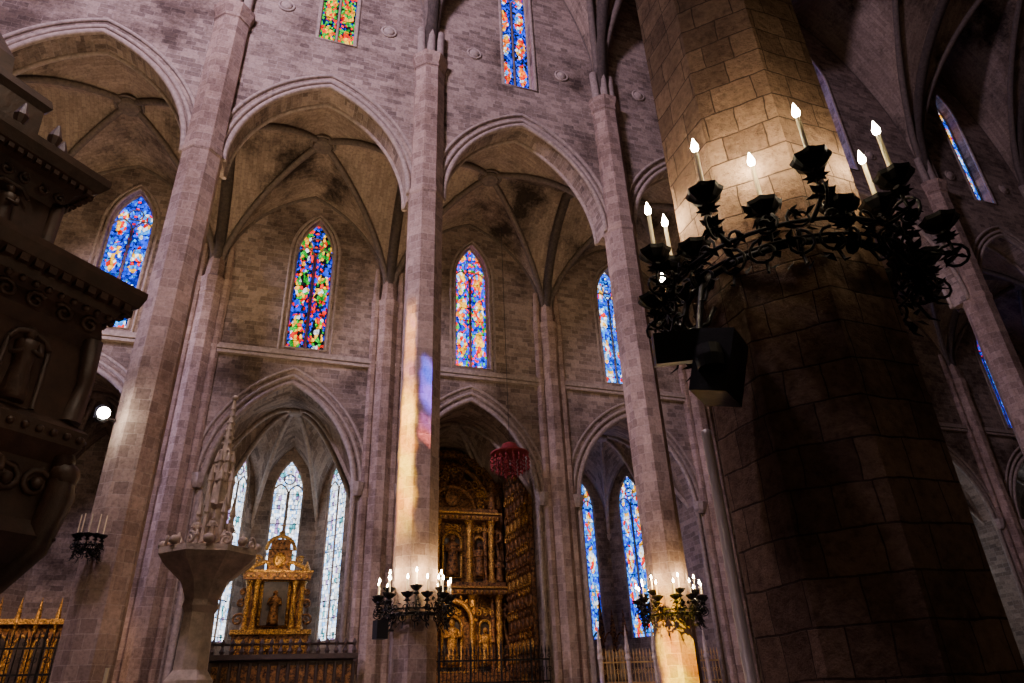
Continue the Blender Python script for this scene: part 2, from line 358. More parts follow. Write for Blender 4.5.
def chapel(i,cx,h,gmat,wins):
    b=MB(); H=10.4; top=15.9; y0=YW+.3; sh={2:.5}.get(i,0)
    if i==3: plan=[(cx-h-.3,y0),(cx-h-.3,37.6),(cx-h+.2,38.2),(cx+h-.2,38.2),(cx+h+.3,37.6),(cx+h+.3,y0)]
    else: plan=[(cx-h-.2,y0),(cx-h-.2+sh,35.4),(cx-1.7+sh,38.2),(cx+1.7+sh,38.2),(cx+h+.2+sh,35.4),(cx+h+.2,y0)]
    boss=Vector((cx+sh*.6,34.6,15.4)); rb=MB()
    for k in range(5):
        A=Vector((*plan[k],0));B=Vector((*plan[k+1],0)); d=(B-A); Ln=d.length
        mid=Ln/2; hol=[]
        if k in wins:
            hw=.82; hol=[lancet(mid,hw,4.6,12.0,1.9)]
        b.slab([(0,0),(Ln,0),(Ln,top),(0,top)],hol,A,d,.3,M_wall)
        if k in wins: window(A,d,mid,hw,4.6,12.0,1.9,gmat,2)
        rise=4.2 if Ln>3.3 else 3.6
        def fn(u,v,A=A,B=B,Ln=Ln,rise=rise):
            p=A.lerp(B,u).lerp(boss,v); hh=ah((u-.5)*Ln,Ln/2,max(rise,Ln/2*1.02))
            return (p.x,p.y,H+(boss.z-H)*math.sin(pi/2*v)+hh*(1-v)**2)
        b.quadgrid(fn,12,10,M_wall,lambda u,v:(u*3,v*4+H))
        rb.tube([Vector(fn(0,v/10))+Vector((0,0,-.05)) for v in range(11)],.12,M_rib,6)
        if k==4: rb.tube([Vector(fn(1,v/10)) for v in range(11)],.12,M_rib,6)
        rb.lathe(A.x,A.y,[(.28,0),(.28,.6),(.15,.8),(.15,H-.4),(.26,H-.1),(.26,H+.1),(.1,H+.2)],8,M_rib)
    A=Vector((*plan[5],0));B=Vector((*plan[0],0)); Ln=(B-A).length
    def fn(u,v):
        p=A.lerp(B,u).lerp(boss,v); return (p.x,p.y,H+(boss.z-H)*math.sin(pi/2*v)+ah((u-.5)*Ln,Ln/2,5.2)*(1-v)**2)
    b.quadgrid(fn,12,10,M_wall,lambda u,v:(u*3,v*4+H))
    rb.sphere(boss+Vector((0,0,-.1)),.4,M_rib,12,8,(1,1,.5))
    o=b.obj("wall_side_chapel"); rb.obj("trim_chapel_ribs",o)
for i,(cx,h) in enumerate(CH):
    if i in (0,): continue
    chapel(i,cx,h,{2:G_pale,4:G_sky,3:G_mix,1:G_blue}.get(i,G_pale),{3:(),1:()}.get(i,(1,2,3)))
# ------------------------------------------------------------------ ornaments
def statue(b,x,y,z,h,mat,face=-1,fx=0):
    b.lathe(x,y,[(h*.16,z),(h*.17,z+h*.1),(h*.12,z+h*.45),(h*.15,z+h*.68),(h*.16,z+h*.78),(h*.06,z+h*.84)],10,mat,0,True,wob=lambda a:1+.14*math.sin(5*a),sq=(1,.8))
    b.sphere((x,y,z+h*.92),h*.075,mat,8,6,(1,1,1.2))
    for s in (-1,1): b.tube([(x+s*h*.14,y,z+h*.76),(x+s*h*.19,y+face*h*.05,z+h*.6),(x+s*h*.05+fx*h*.12,y+face*h*.15,z+h*.62)],[h*.045,h*.04,h*.025],mat,6)
def spiral(c,ax,ay,r0,turns,n=18,grow=.12,ph=0):
    c=Vector(c); return [c+ (Vector(ax)*math.cos(ph+2*pi*turns*k/n)+Vector(ay)*math.sin(ph+2*pi*turns*k/n))*(r0*(grow+(1-grow)*k/n)) for k in range(n+1)]
def scroll(b,x,y,z,s,mat,side,r=.06):
    b.tube(spiral((x,y,z),(side,0,0),(0,0,1),s,1.4,18,.1),r,mat,6)
def twcol(b,x,y,z0,z1,r,mat):
    h=z1-z0
    b.quadgrid(lambda u,v:(x+r*(1+.18*math.cos(2*(2*pi*u)+v*h*9))*math.cos(2*pi*u),y+r*(1+.18*math.cos(2*(2*pi*u)+v*h*9))*math.sin(2*pi*u),z0+.2+v*(h-.4)),12,28,mat,lambda u,v:(u,v),True)
    b.lathe(x,y,[(r*1.5,z0),(r*1.5,z0+.12),(r,z0+.2)],10,mat); b.lathe(x,y,[(r,z1-.25),(r*1.7,z1-.05),(r*1.7,z1)],10,mat)
def arch_t(cx,h,zs,r,y): return [(q[0],y,q[1]) for q in arch(cx,h,zs,r,8)]
def retable_small(cx,y,z0):
    b=MB()
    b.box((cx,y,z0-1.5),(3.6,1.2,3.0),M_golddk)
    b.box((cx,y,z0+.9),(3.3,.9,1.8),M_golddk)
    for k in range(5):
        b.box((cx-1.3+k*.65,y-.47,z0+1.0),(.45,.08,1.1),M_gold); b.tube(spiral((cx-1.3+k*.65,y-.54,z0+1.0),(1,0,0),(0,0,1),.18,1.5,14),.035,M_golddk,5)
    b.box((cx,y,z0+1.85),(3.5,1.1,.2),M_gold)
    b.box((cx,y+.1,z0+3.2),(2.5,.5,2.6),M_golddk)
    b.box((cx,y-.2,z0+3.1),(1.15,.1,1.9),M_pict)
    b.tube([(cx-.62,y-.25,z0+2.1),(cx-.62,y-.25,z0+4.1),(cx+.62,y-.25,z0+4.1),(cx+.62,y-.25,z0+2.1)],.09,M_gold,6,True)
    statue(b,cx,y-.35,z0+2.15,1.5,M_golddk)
    for k in range(9):
        for s in (-1,1): b.sphere((cx+s*.62,y-.33,z0+2.15+k*.24),.06,M_gold,6,5)
    for s in (-1,1):
        twcol(b,cx+s*.85,y-.35,z0+1.95,z0+4.1,.11,M_gold); twcol(b,cx+s*1.2,y-.2,z0+1.95,z0+4.1,.11,M_gold)
        scroll(b,cx+s*1.5,y-.1,z0+2.4,.28,M_golddk,s); scroll(b,cx+s*1.45,y-.1,z0+3.1,.2,M_golddk,s); scroll(b,cx+s*1.42,y-.1,z0+3.6,.15,M_golddk,s)
        b.lathe(cx+s*1.3,y-.2,[(.12,z0+4.4),(.2,z0+4.6),(.08,z0+4.85),(.03,z0+5.0)],8,M_gold)
        b.tube([(cx+s*1.35,y-.3,z0+4.45),(cx+s*1.1,y-.3,z0+4.75),(cx+s*.6,y-.3,z0+4.95),(cx+s*.4,y-.3,z0+4.8)],.1,M_gold)
        scroll(b,cx+s*.95,y-.15,z0+5.05,.22,M_gold,-s)
        for k in range(5): b.sphere((cx+s*(.3+k*.25),y-.6,z0+4.25),.09,M_gold,6,5)
    b.box((cx,y-.15,z0+4.25),(3.0,1.0,.3),M_golddk); b.box((cx,y-.1,z0+4.48),(3.2,1.1,.1),M_gold)
    b.box((cx,y,z0+5.05),(1.1,.5,1.0),M_golddk); b.sphere((cx,y-.27,z0+5.05),.3,M_gold,12,8,(1,.4,1.2))
    b.tube(arch_t(cx,.65,z0+5.5,.66,y-.2),.09,M_gold); b.box((cx,y-.1,z0+5.75),(.9,.3,.5),M_golddk)
    b.sphere((cx,y-.1,z0+6.3),.16,M_gold); b.box((cx,y-.1,z0+6.65),(.05,.05,.5),M_gold); b.box((cx,y-.1,z0+6.7),(.26,.05,.05),M_gold)
    b.obj("gilded_altarpiece",org=(cx,y,0))
retable_small(.55,35.6,3.0)
def retable_big():
    b=MB(); cx=9.2; y=36.2
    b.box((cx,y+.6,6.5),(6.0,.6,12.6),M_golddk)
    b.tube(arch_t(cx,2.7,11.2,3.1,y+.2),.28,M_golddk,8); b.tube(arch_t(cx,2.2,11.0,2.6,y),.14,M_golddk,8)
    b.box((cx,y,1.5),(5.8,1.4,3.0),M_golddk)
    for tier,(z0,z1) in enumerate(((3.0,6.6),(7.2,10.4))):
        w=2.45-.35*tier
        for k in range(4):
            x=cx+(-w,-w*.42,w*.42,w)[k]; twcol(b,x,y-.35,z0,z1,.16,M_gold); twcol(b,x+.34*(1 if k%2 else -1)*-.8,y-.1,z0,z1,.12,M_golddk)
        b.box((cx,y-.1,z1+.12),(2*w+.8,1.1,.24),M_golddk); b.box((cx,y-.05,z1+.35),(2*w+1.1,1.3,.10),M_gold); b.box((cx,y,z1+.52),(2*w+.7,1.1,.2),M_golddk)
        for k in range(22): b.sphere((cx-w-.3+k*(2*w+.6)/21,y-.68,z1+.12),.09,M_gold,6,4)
        if tier==0:
            b.tube([(q[0],y-.5,q[1]) for q in lancet(cx,.95,z0,z0+2.3,1.0)],.13,M_gold,6,True)
            for k in range(11):
                a=pi*k/10; b.sphere((cx+1.12*math.cos(a),y-.55,z0+2.35+1.15*math.sin(a)),.1,M_gold,6,5)
        for s in (-1,0,1):
            xx=cx+s*w*.71; hw=(.55 if s==0 else .33)*.9
            b.tube([(q[0],y-.1,q[1]) for q in lancet(xx,hw,z0+.3,z0+2.1,hw*1.05)],.07,M_gold,6,True)
            b.box((xx,y+.18,z0+1.2),(hw*1.9,.2,2.3),M_pict)
            statue(b,xx,y-.15,z0+.35,1.7 if s else 2.1,M_golddk if tier else M_gold,fx=s)
            for q in range(5): b.tube(spiral((xx-.35+q*.17,y-.2,z0+2.75+.1*(q%2)),(1,0,0),(0,0,1),.16,1.3,12),.035,M_gold,5)
        for s in (-1,1):
            scroll(b,cx+s*(w+.35),y-.1,z1-.8,.4,M_golddk,s,.09); scroll(b,cx+s*(w+.3),y-.1,z0+.9,.33,M_golddk,s,.08)
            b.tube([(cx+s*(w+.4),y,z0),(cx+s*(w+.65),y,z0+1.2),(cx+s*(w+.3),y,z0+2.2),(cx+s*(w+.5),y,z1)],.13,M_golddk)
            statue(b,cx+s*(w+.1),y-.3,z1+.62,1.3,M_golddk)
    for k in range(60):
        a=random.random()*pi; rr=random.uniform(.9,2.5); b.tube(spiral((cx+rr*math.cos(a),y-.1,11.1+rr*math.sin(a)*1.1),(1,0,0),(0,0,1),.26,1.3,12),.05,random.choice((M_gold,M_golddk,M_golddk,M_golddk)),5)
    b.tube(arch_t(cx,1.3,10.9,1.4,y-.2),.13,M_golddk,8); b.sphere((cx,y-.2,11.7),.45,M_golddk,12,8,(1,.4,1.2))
    for k in range(16):
        a=pi*k/15; b.tube([(cx+.6*math.cos(a),y-.2,11.6+.6*math.sin(a)),(cx+1.15*math.cos(a),y-.15,11.6+1.15*math.sin(a))],[.05,.015],M_golddk,5)
    for s in (-1,1):
        x=8.9+s*3.36
        b.box((x,34,6),(.2,3.6,12),M_golddk)
        for zz in range(11):
            for yy in (32.5,33.1,33.7,34.3,34.9,35.5):
                b.sphere((x-s*.12,yy,2+zz*.98),.24,M_gold if (zz+int(yy*10))%3==0 else M_golddk,8,6,(.5,1,1.3))
                b.tube(spiral((x-s*.2,yy,2.5+zz*.98),(0,1,0),(0,0,1),.26,1.3,12),.045,M_gold if (zz+int(yy*7))%2 else M_golddk,5)
    b.obj("baroque_altarpiece",org=(cx,y,0))
retable_big()
b=MB(); cx=17.6
b.box((cx,36.6,1.2),(3.2,1.2,2.4),M_pale)
for k in range(5):
    x=cx-1.4+k*.7; b.lathe(x,36.3,[(.12,2.4),(.12,4.6),(.2,4.7),(.02,6.0+(k==2)*.8)],6,M_golddk)
    if k<4: statue(b,x+.35,36.3,2.5,1.7,M_pale); b.tube([(q[0],36.1,q[1]) for q in arch(x+.35,.3,4.3,.5,6)],.05,M_golddk)
b.obj("gothic_altar",org=(cx,36.3,0))
def railing(name,x0,x1,y,h,mat,pin=False,step=.17):
    b=MB(); n=int((x1-x0)/step)
    for z in (.25,1.2,h-.35,h-1.2): b.box(((x0+x1)/2,y,z),(x1-x0,.07,.07),mat)
    b.box(((x0+x1)/2,y,.1),(x1-x0,.3,.2),M_pale)
    for k in range(n+1):
        x=x0+k*(x1-x0)/n; bigp=k%8==0
        b.lathe(x,y,[(.05 if bigp else .022,0.1),(.05 if bigp else .022,h-.1),(.07 if bigp else .045,h),(.005,h+(.55 if bigp else .22))],5,mat)
        if not bigp and k%2:
            b.tube([(x+.07*math.cos(a*pi/4),y,h-.2+.07*math.sin(a*pi/4)) for a in range(8)],.014,mat,4,True)
            b.tube(spiral((x,y,h-.75),(1,0,0),(0,0,1),.14,1.5,12),.014,mat,4)
        if pin and bigp: b.lathe(x,y-.1,[(.1,.1),(.1,h-.3),(.16,h-.2),(.09,h),(.13,h+.1),(.01,h+1.2)],6,M_pale)
    b.obj(name,org=((x0+x1)/2,y,0))
M_brass=plain("gilt_iron_mat",(.75,.48,.18),.45,.4)
railing("iron_railing",5.9,12.2,30.6,3.6,M_iron)
railing("iron_railing",14.6,20.8,30.6,3.4,M_brass,True)
railing("iron_railing",23.5,32,30.6,3.6,M_iron)
railing("iron_railing",-12,-5.2,30.6,4.3,M_iron,False,.2)
b=MB(); b.box((-8.57,33.4,2.6),(6.2,.25,5.2),M_golddk)
for k in range(9):
    x=-11.3+k*.68; b.box((x,33.2,2.7),(.5,.1,3.6),M_pict); b.tube([(q[0],33.15,q[1]) for q in lancet(x,.24,1.0,4.2,.4,5)],.05,M_gold,5,True); b.lathe(x+.34,33.15,[(.07,.3),(.05,4.8),(.1,5.0),(.1,5.3),(.01,6.0)],6,M_gold)
b.box((-8.57,33.2,5.1),(6.3,.4,.2),M_gold); b.obj("gilded_chapel_screen",org=(-8.57,33.4,0))
b=MB(); x0,x1,y=-2.6,3.7,30.4
b.box(((x0+x1)/2,y,1.7),(x1-x0,.3,3.4),M_dark); b.box(((x0+x1)/2,y-.1,3.5),(x1-x0+.3,.7,.18),M_dark)
n=18
for k in range(n+1):
    x=x0+k*(x1-x0)/n; b.lathe(x,y-.25,[(.06,3.6),(.1,3.7),(.04,3.85),(.09,4.0),(.02,4.15)],6,M_dark)
    b.lathe(x,y-.22,[(.07,.2),(.05,1.6),(.09,1.9),(.05,2.2),(.07,3.3)],6,M_dark)
    if k<n: b.box((x+(x1-x0)/n/2,y-.17,2.6),((x1-x0)/n*.6,.06,1.2),M_golddk)
b.tube([(x0,y-.25,3.95),(x1,y-.25,3.95)],.04,M_dark)
b.obj("wooden_choir_screen",org=(.5,y,0))
b=MB(); gx,gy,gz=10.5,30.0,12.3
b.tube([(gx,gy,gz+.4),(gx-.02,gy,26.3)],.015,M_iron,4)
b.lathe(gx,gy,[(.9,gz-.05),(.95,gz),(.5,gz+.1),(.35,gz+.45),(.15,gz+.55)],18,M_red,0,True)
for rr,lv in ((.9,5),(.6,6),(.3,7)):
    nn=int(rr*20)
    for k in range(nn):
        a=2*pi*k/nn; X=gx+rr*math.cos(a);Y=gy+rr*math.sin(a)
        b.tube([(X,Y,gz),(X,Y,gz-.2*lv+.1)],.012,M_red,4)
        for q in range(lv-2): b.lathe(X,Y,[(.015,gz-.2-.2*q),(.05,gz-.28-.2*q),(.065,gz-.36-.2*q)],6,M_red)
b.obj("hanging_cardinal_hat",org=(gx,gy,gz))
# ------------------------------------------------------------------ candle rings
def flame(b,p,s=1): b.lathe(p[0],p[1],[(.004*s,p[2]),(.022*s,p[2]+.022*s),(.024*s,p[2]+.05*s),(.002*s,p[2]+.12*s)],8,M_flame,0,True)
def cup(b,x,y,z,s):
    b.lathe(x,y,[(.02*s,z-.16*s),(.05*s,z-.12*s),(.03*s,z-.08*s),(.08*s,z-.05*s),(.125*s,z),(.135*s,z+.03*s),(.05*s,z+.01*s),(.035*s,z+.06*s)],16,M_iron,0,False,wob=lambda a:1+.07*math.cos(8*a))
def leaf(b,p,d,s):
    p=Vector(p); d=Vector(d).normalized(); sd=d.cross(Zv); sd=sd.normalized() if sd.length>.01 else Vector((1,0,0)); nn=sd.cross(d)
    base=len(b.v)
    for q in (p,p+d*s*.5+sd*s*.3+nn*s*.08,p+d*s*1.0,p+d*s*.5-sd*s*.3+nn*s*.08,p+d*s*.5-nn*s*.06): b.v.append(q)
    for f in ((0,1,4),(1,2,4),(2,3,4),(3,0,4)): b.face(tuple(base+i for i in f),M_iron)
def candle_ring(name,cx,cy,z,rcol,outer,inner,s,lit,ch,Rr=None,brk=True):
    e=empty(name,(cx,cy,z)); b=MB(); w=MB(); fl=MB()
    Rr=Rr or .8*max(o_[1] for o_ in outer)
    for rr,zz,r_ in ((Rr,z-.28*s,.018*s),(Rr,z-.42*s,.014*s),(rcol+.05,z-.36*s,.03*s)):
        b.tube([(cx+rr*math.cos(a*pi/24),cy+rr*math.sin(a*pi/24),zz) for a in range(48)],r_,M_iron,6,True)
    for k in range(8):
        a=k*pi/4+.2; d=Vector((math.cos(a),math.sin(a),0)); c=Vector((cx,cy,0))
        b.tube([c+d*(rcol+.05)+Zv*(z-.36*s),c+d*(Rr*.5+rcol*.5)+Zv*(z-.5*s),c+d*Rr+Zv*(z-.35*s)],.02*s,M_iron)
    nk=int(26*Rr/s)
    for k in range(nk):
        a=2*pi*k/nk; d=Vector((math.cos(a),math.sin(a),0)); t=Vector((-d.y,d.x,0)); c=Vector((cx,cy,z-.35*s))+d*Rr
        sg=1 if k%2 else -1
        b.tube(spiral(c+Zv*(-.12*s),t*sg,Zv,.12*s,1.5,16,.15,-pi/2),.013*s,M_iron,5)
        b.tube(spiral(c+Zv*(.1*s)+t*.05*s,t*-sg,Zv,.10*s,1.4,14,.15,-pi/2),.012*s,M_iron,5)
        b.tube([c+Zv*-.2*s,c+d*.05*s+Zv*-.33*s,c+d*.12*s+Zv*-.36*s],[.014*s,.012*s,.004*s],M_iron,5)
        for q in range(11):
            dd=(d*random.uniform(-.2,1)+t*random.uniform(-1,1)+Zv*random.uniform(-1,1)); leaf(b,c+t*random.uniform(-.12,.12)*s+Zv*random.uniform(-.28,.25)*s,dd,.12*s)
    for (ang,rad,lt,dz) in outer+inner:
        a=math.radians(ang); d=Vector((math.cos(a),math.sin(a),0)); p=Vector((cx,cy,0))+d*rad; zz=z+dz
        q0=Vector((cx,cy,z-.3*s))+d*Rr
        b.tube([q0,q0.lerp(p+Zv*zz,.5)+Zv*(-.16*s),p+Zv*(zz-.3*s)+d*.02,p+Zv*(zz-.12*s)],.017*s,M_iron,5)
        b.tube(spiral(p+Zv*(zz-.32*s)+d*.0,d,Zv,.13*s,1.4,16,.15),.012*s,M_iron,5)
        cup(b,p.x,p.y,zz,s)
        for q in range(8):
            aa=q*pi/4; leaf(b,p+Zv*(zz-.16*s),Vector((math.cos(aa),math.sin(aa),.3)),.10*s); leaf(b,p+Zv*(zz-.3*s),Vector((math.cos(aa),math.sin(aa),random.uniform(-.8,.8))),.11*s)
        if lt:
            w.lathe(p.x,p.y,[(.019*s,zz+.02),(.017*s,zz+ch)],8,M_wax)
            if lt==1: flame(fl,(p.x,p.y,zz+ch+.005),1.2)
    if not brk: b.tube([(cx,cy,z-.36*s),(cx+.05,cy+.25,z-.45*s),(cx+.1,cy+.4,z-.45*s)],.04,M_iron)
    child(b,"ironwork",e); child(w,"candles",e)
    if fl.v: child(fl,"flames",e)
    return e
def pl(name,loc,col,power,r=.05,par=None):
    l=bpy.data.lights.new(name,'POINT'); l.energy=power; l.color=col; l.shadow_soft_size=r
    o=bpy.data.objects.new(name,l); SC.collection.objects.link(o); o.location=loc; return o
outer=[(171,1.12,1,0),(208.7,1.29,1,0),(242.4,1.3,1,0),(275.8,1.19,1,0),(305,1.22,0,-.15),(333,1.2,0,-.1),(5,1.2,0,0),(40,1.2,0,0),(75,1.2,1,0),(110,1.2,1,0),(140,1.1,0,-.1)]
inner=[(188,.95,0,-.12),(162,.92,1,0),(225.5,.86,1,0),(258,.95,0,-.15),(286,.93,1,0),(320,.95,0,-.25),(350,.95,0,-.1),(60,.95,1,0),(95,.95,0,0)]
big=candle_ring("wrought_iron_candelabrum",3.9,3.9,4.9,.79,outer,inner,1.0,True,.42,1.0)
for a,rd,pw in ((171,1.12,7),(208.7,1.25,10),(225.5,1.05,5),(242.4,1.25,10),(280,1.1,8)):
    a=math.radians(a); pl("candle_light",(3.9+rd*math.cos(a),3.9+rd*math.sin(a),5.46),(1,.74,.45),pw,.04)
e=empty("loudspeaker_pair",(2.7,3.75,3.8))
b=MB(); rx=Matrix.Rotation(.35,3,'X')
b.box((2.66,3.76,3.84),(.38,.30,.22),M_blk,-.5,rx); b.box((2.86,3.62,3.64),(.26,.36,.46),M_blk,-.9,Matrix.Rotation(.3,3,'Y'))
b.lathe(2.70,3.50,[(.09,3.56),(.1,3.64),(.09,3.72)],12,M_blk)
child(b,"cabinets",e); b=MB(); b.tube([(2.8,3.7,3.95),(2.9,3.7,4.35),(3.0,3.7,4.5)],.025,M_blk)
b.tube([(2.66,3.75,3.93),(2.9,3.7,4.05),(3.05,3.78,4.25)],.02,M_blk); child(b,"bracket",e)
for (cx,nm) in ((4.42,1),(13.4,2)):
    o_=[(k*30+8,1.12,1,0) for k in range(12)]; i_=[(k*60+22,.9,1,.22) for k in range(6)]
    candle_ring("wrought_iron_candelabrum",cx,YR,4.55,.72,o_,i_,1.35,True,.42,.98)
    for a in (-150,-90,-30): pl("candle_light",(cx+1.12*math.cos(math.radians(a)),YR+1.12*math.sin(math.radians(a)),5.2),(1,.64,.30),75,.05)
b=MB(); b.box((3.3,21.2,3.6),(.35,.3,.5),M_blk,.3); b.tube([(3.45,21.3,3.6),(3.72,21.5,3.6)],.03,M_blk); b.obj("loudspeaker",org=(3.3,21.2,3.6))
candle_ring("candle_sconce",-4.5,20.95,5.9,.05,[(a,.32,2,0) for a in (200,235,270,305,340)],[],.9,False,.55,.3,False)
e=empty("floodlight",(-5.05,21.2,9.4)); b=MB()
b.lathe(-5.05,21.25,[(.1,9.2),(.2,9.3),(.2,9.6),(.12,9.7)],10,M_blk); b.tube([(-5.05,21.3,9.4),(-4.75,21.6,9.4)],.05,M_blk); child(b,"housing",e)
b=MB(); b.sphere((-4.95,21.0,9.4),.17,M_lamp,12,8); child(b,"lens",e)
b=MB(); b.lathe(4.03,5.5,[(.12,0),(.12,.03),(.05,.05),(.05,3.9),(.052,3.95),(.02,3.97)],12,M_steel,0,True); b.obj("steel_pole",org=(4.03,5.5,0))
# ------------------------------------------------------------------ pale stone pinnacled font
b=MB(); fx,fy=-.95,13.05
b.box((fx-.15,fy,.9),(.95,.9,1.8),M_pale,.2); b.box((fx-.15,fy,1.85),(1.05,1.0,.12),M_pale,.2)
b.lathe(fx,fy,[(.38,1.9),(.38,2.1),(.27,2.25),(.25,3.1),(.3,3.2),(.27,3.3),(.40,3.6),(.76,3.9),(.82,3.98),(.82,4.08),(.7,4.10),(.5,4.12)],8,M_pale,pi/8)
for k in range(8):
    a=k*pi/4; b.sphere((fx+.74*math.cos(a),fy+.74*math.sin(a),4.17),.09,M_pale,8,6,(1,1,.9)); b.lathe(fx+.55*math.cos(a+.4),fy+.55*math.sin(a+.4),[(.06,4.1),(.03,4.22),(.05,4.26),(.01,4.36)],6,M_pale)
    b.tube(spiral((fx+.72*math.cos(a+.39),fy+.72*math.sin(a+.39),4.18),(-math.sin(a),math.cos(a),0),(0,0,1),.1,1.3,12),.025,M_pale,5)
b.lathe(fx,fy,[(.34,4.1),(.28,4.2),(.2,4.3),(.19,4.8),(.24,4.88),(.17,4.95),(.14,5.4),(.18,5.45),(.10,5.55),(.03,6.85),(.01,6.95)],8,M_pale)
for lv,(zz,rr,hh) in enumerate(((4.3,.27,.75),(4.95,.20,.65),(5.4,.13,.5))):
    for k in range(6):
        a=k*pi/3+lv*.5; X,Y=fx+rr*math.cos(a),fy+rr*math.sin(a)
        b.lathe(X,Y,[(.045,zz-.1),(.04,zz+hh*.5),(.06,zz+hh*.55),(.005,zz+hh)],5,M_pale)
        if lv==0: statue(b,fx+.3*math.cos(a+.5),fy+.3*math.sin(a+.5),4.2,.42,M_pale)
for q in range(9):
    zz=5.6+q*.14; rr=.12*(1-q/10)
    for k in range(4): a=k*pi/2+.4; b.sphere((fx+rr*math.cos(a),fy+rr*math.sin(a),zz),.032,M_pale,6,4)
b.sphere((fx,fy,6.95),.06,M_pale,8,6)
b.obj("gothic_stone_font",org=(fx,fy,0))
b=MB(); b.lathe(fx-1.15,fy-.2,[(.16,0),(.16,.05),(.025,.1),(.025,1.7),(.08,1.75),(.03,1.8)],8,M_iron); b.lathe(fx-1.15,fy-.2,[(.03,1.8),(.028,2.3)],8,M_wax); b.obj("candle_stand",org=(fx-1.15,fy-.2,0))
# ------------------------------------------------------------------ carved pulpit / canopy at left (square plan, set diagonally)
cx,cy=-5.33,9.47
e=empty("carved_pulpit",(cx,cy,0)); b=MB()
prof=[(1.5,0),(1.5,.4),(1.1,.6),(1.0,1.5),(1.5,2.1),(2.2,2.7),(2.75,3.2),(2.95,3.5),(2.75,3.7),(2.7,4.4),(2.95,4.6),(3.0,4.8),(2.75,4.95),(2.7,6.0),(2.85,6.15),(2.8,6.4),(2.95,6.5),(3.0,6.62),(3.2,6.7),(3.27,6.86),(3.27,6.95),(2.6,7.02),(2.3,7.2),(1.9,7.3),(1.8,8.15),(1.95,8.3),(2.0,8.45),(2.3,8.55),(2.42,8.68),(2.42,8.8),(1.8,8.88),(1.3,9.0),(1.25,9.9),(1.35,10.0),(1.3,10.15),(.7,10.3),(.6,10.9),(.2,11.5),(.05,11.9)]
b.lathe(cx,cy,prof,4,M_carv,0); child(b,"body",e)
b=MB(); c=Vector((cx,cy,0)); AP=.7071
for k in range(4):
    a=k*pi/2+pi/4; d=Vector((math.cos(a),math.sin(a),0)); t=Vector((-d.y,d.x,0))
    F=lambda R,s,z,o_=0: c+d*(R*AP+o_)+t*(s*R*AP)+Zv*z
    for s in (-.62,-.2,.2,.62):
        p=F(2.7,s,0,.04); statue(b,p.x,p.y,4.98,.98,M_carv,fx=s)
        p=F(2.65,s,0,.1); statue(b,p.x,p.y,3.6,.9,M_carv,fx=-s)
        for s2 in (-.13,.13): b.tube([F(2.72,s+s2,4.95,.05),F(2.72,s+s2,5.75,.05)],.035,M_carv,6)
        b.tube([F(2.72,s+x_,5.72+z_,.05) for x_,z_ in ((-.13,0),(-.09,.13),(0,.19),(.09,.13),(.13,0))],.04,M_carv,6)
    for s in (-.5,0,.5):
        p=F(1.85,s,0,.04); statue(b,p.x,p.y,7.3,.8,M_carv)
        b.tube([F(1.85,s+x_,8.0+z_,.06) for x_,z_ in ((-.18,0),(-.1,.12),(.1,.12),(.18,0))],.03,M_carv,6)
    for q in range(25):
        s=-.96+q*.08
        b.box(F(3.1,s,6.64,.02),(.09,.1,.1),M_carv,a); b.box(F(2.2,s,8.49,.02),(.08,.07,.07),M_carv,a)
        b.sphere(F(2.92,s,6.45,.03),.05,M_carv,6,5); b.sphere(F(2.98,s,4.7,.02),.05,M_carv,6,5)
    for q in range(11):
        s=-.9+q*.18; sg=1 if q%2 else -1
        b.tube(spiral(F(2.82,s,6.28,.03),t*sg,Zv,.13,1.4,12),.03,M_carv,5)
        b.tube(spiral(F(2.72,s,4.1,.05),t*sg,Zv,.2,1.5,14),.04,M_carv,5); b.sphere(F(2.72,s,4.1,.08),.07,M_carv,6,5)
        b.tube(spiral(F(2.45,s,2.95,.1),t*sg,Zv,.16,1.3,12),.04,M_carv,5)
        b.tube(spiral(F(1.95,s,8.25,.04),t*sg,Zv,.09,1.3,12),.025,M_carv,5)
    for s in (-.8,-.4,0,.4,.8): b.lathe(F(1.75,s,0).x,F(1.75,s,0).y,[(.1,8.85),(.13,9.05),(.06,9.15),(.1,9.3),(.02,9.55)],8,M_carv)
    a2=a+pi/4; d2=Vector((math.cos(a2),math.sin(a2),0))
    b.tube([c+d2*2.75+Zv*4.95,c+d2*2.8+Zv*5.5,c+d2*2.75+Zv*6.1],[.13,.1,.13],M_carv,8); b.tube([c+d2*1.85+Zv*7.3,c+d2*1.85+Zv*8.2],.09,M_carv,8)
    b.tube([c+d2*2.8+Zv*4.5,c+d2*2.85+Zv*4.0,c+d2*2.75+Zv*3.4,c+d2*2.1+Zv*2.5,c+d2*1.4+Zv*1.9],[.12,.18,.16,.12,.06],M_carv,8)
    b.sphere(c+d2*2.85+Zv*4.25,.18,M_carv,8,6)
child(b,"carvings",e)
# ------------------------------------------------------------------ light
def spot(name,loc,tgt,col,power,ang,blend=.5,r=.1):
    l=bpy.data.lights.new(name,'SPOT'); l.energy=power; l.color=col; l.spot_size=math.radians(ang); l.spot_blend=blend; l.shadow_soft_size=r
    o=bpy.data.objects.new(name,l); SC.collection.objects.link(o); o.location=loc
    o.rotation_euler=(Vector(tgt)-Vector(loc)).to_track_quat('-Z','Y').to_euler(); return o
def area(name,loc,tgt,col,power,sx,sy):
    l=bpy.data.lights.new(name,'AREA'); l.energy=power; l.color=col; l.shape='RECTANGLE'; l.size=sx; l.size_y=sy
    o=bpy.data.objects.new(name,l); SC.collection.objects.link(o); o.location=loc
    o.rotation_euler=(Vector(tgt)-Vector(loc)).to_track_quat('-Z','Y').to_euler(); return o
area("clerestory_daylight",(-10,5.5,32),(5,22,30),(.86,.68,1.0),7200,4,4)
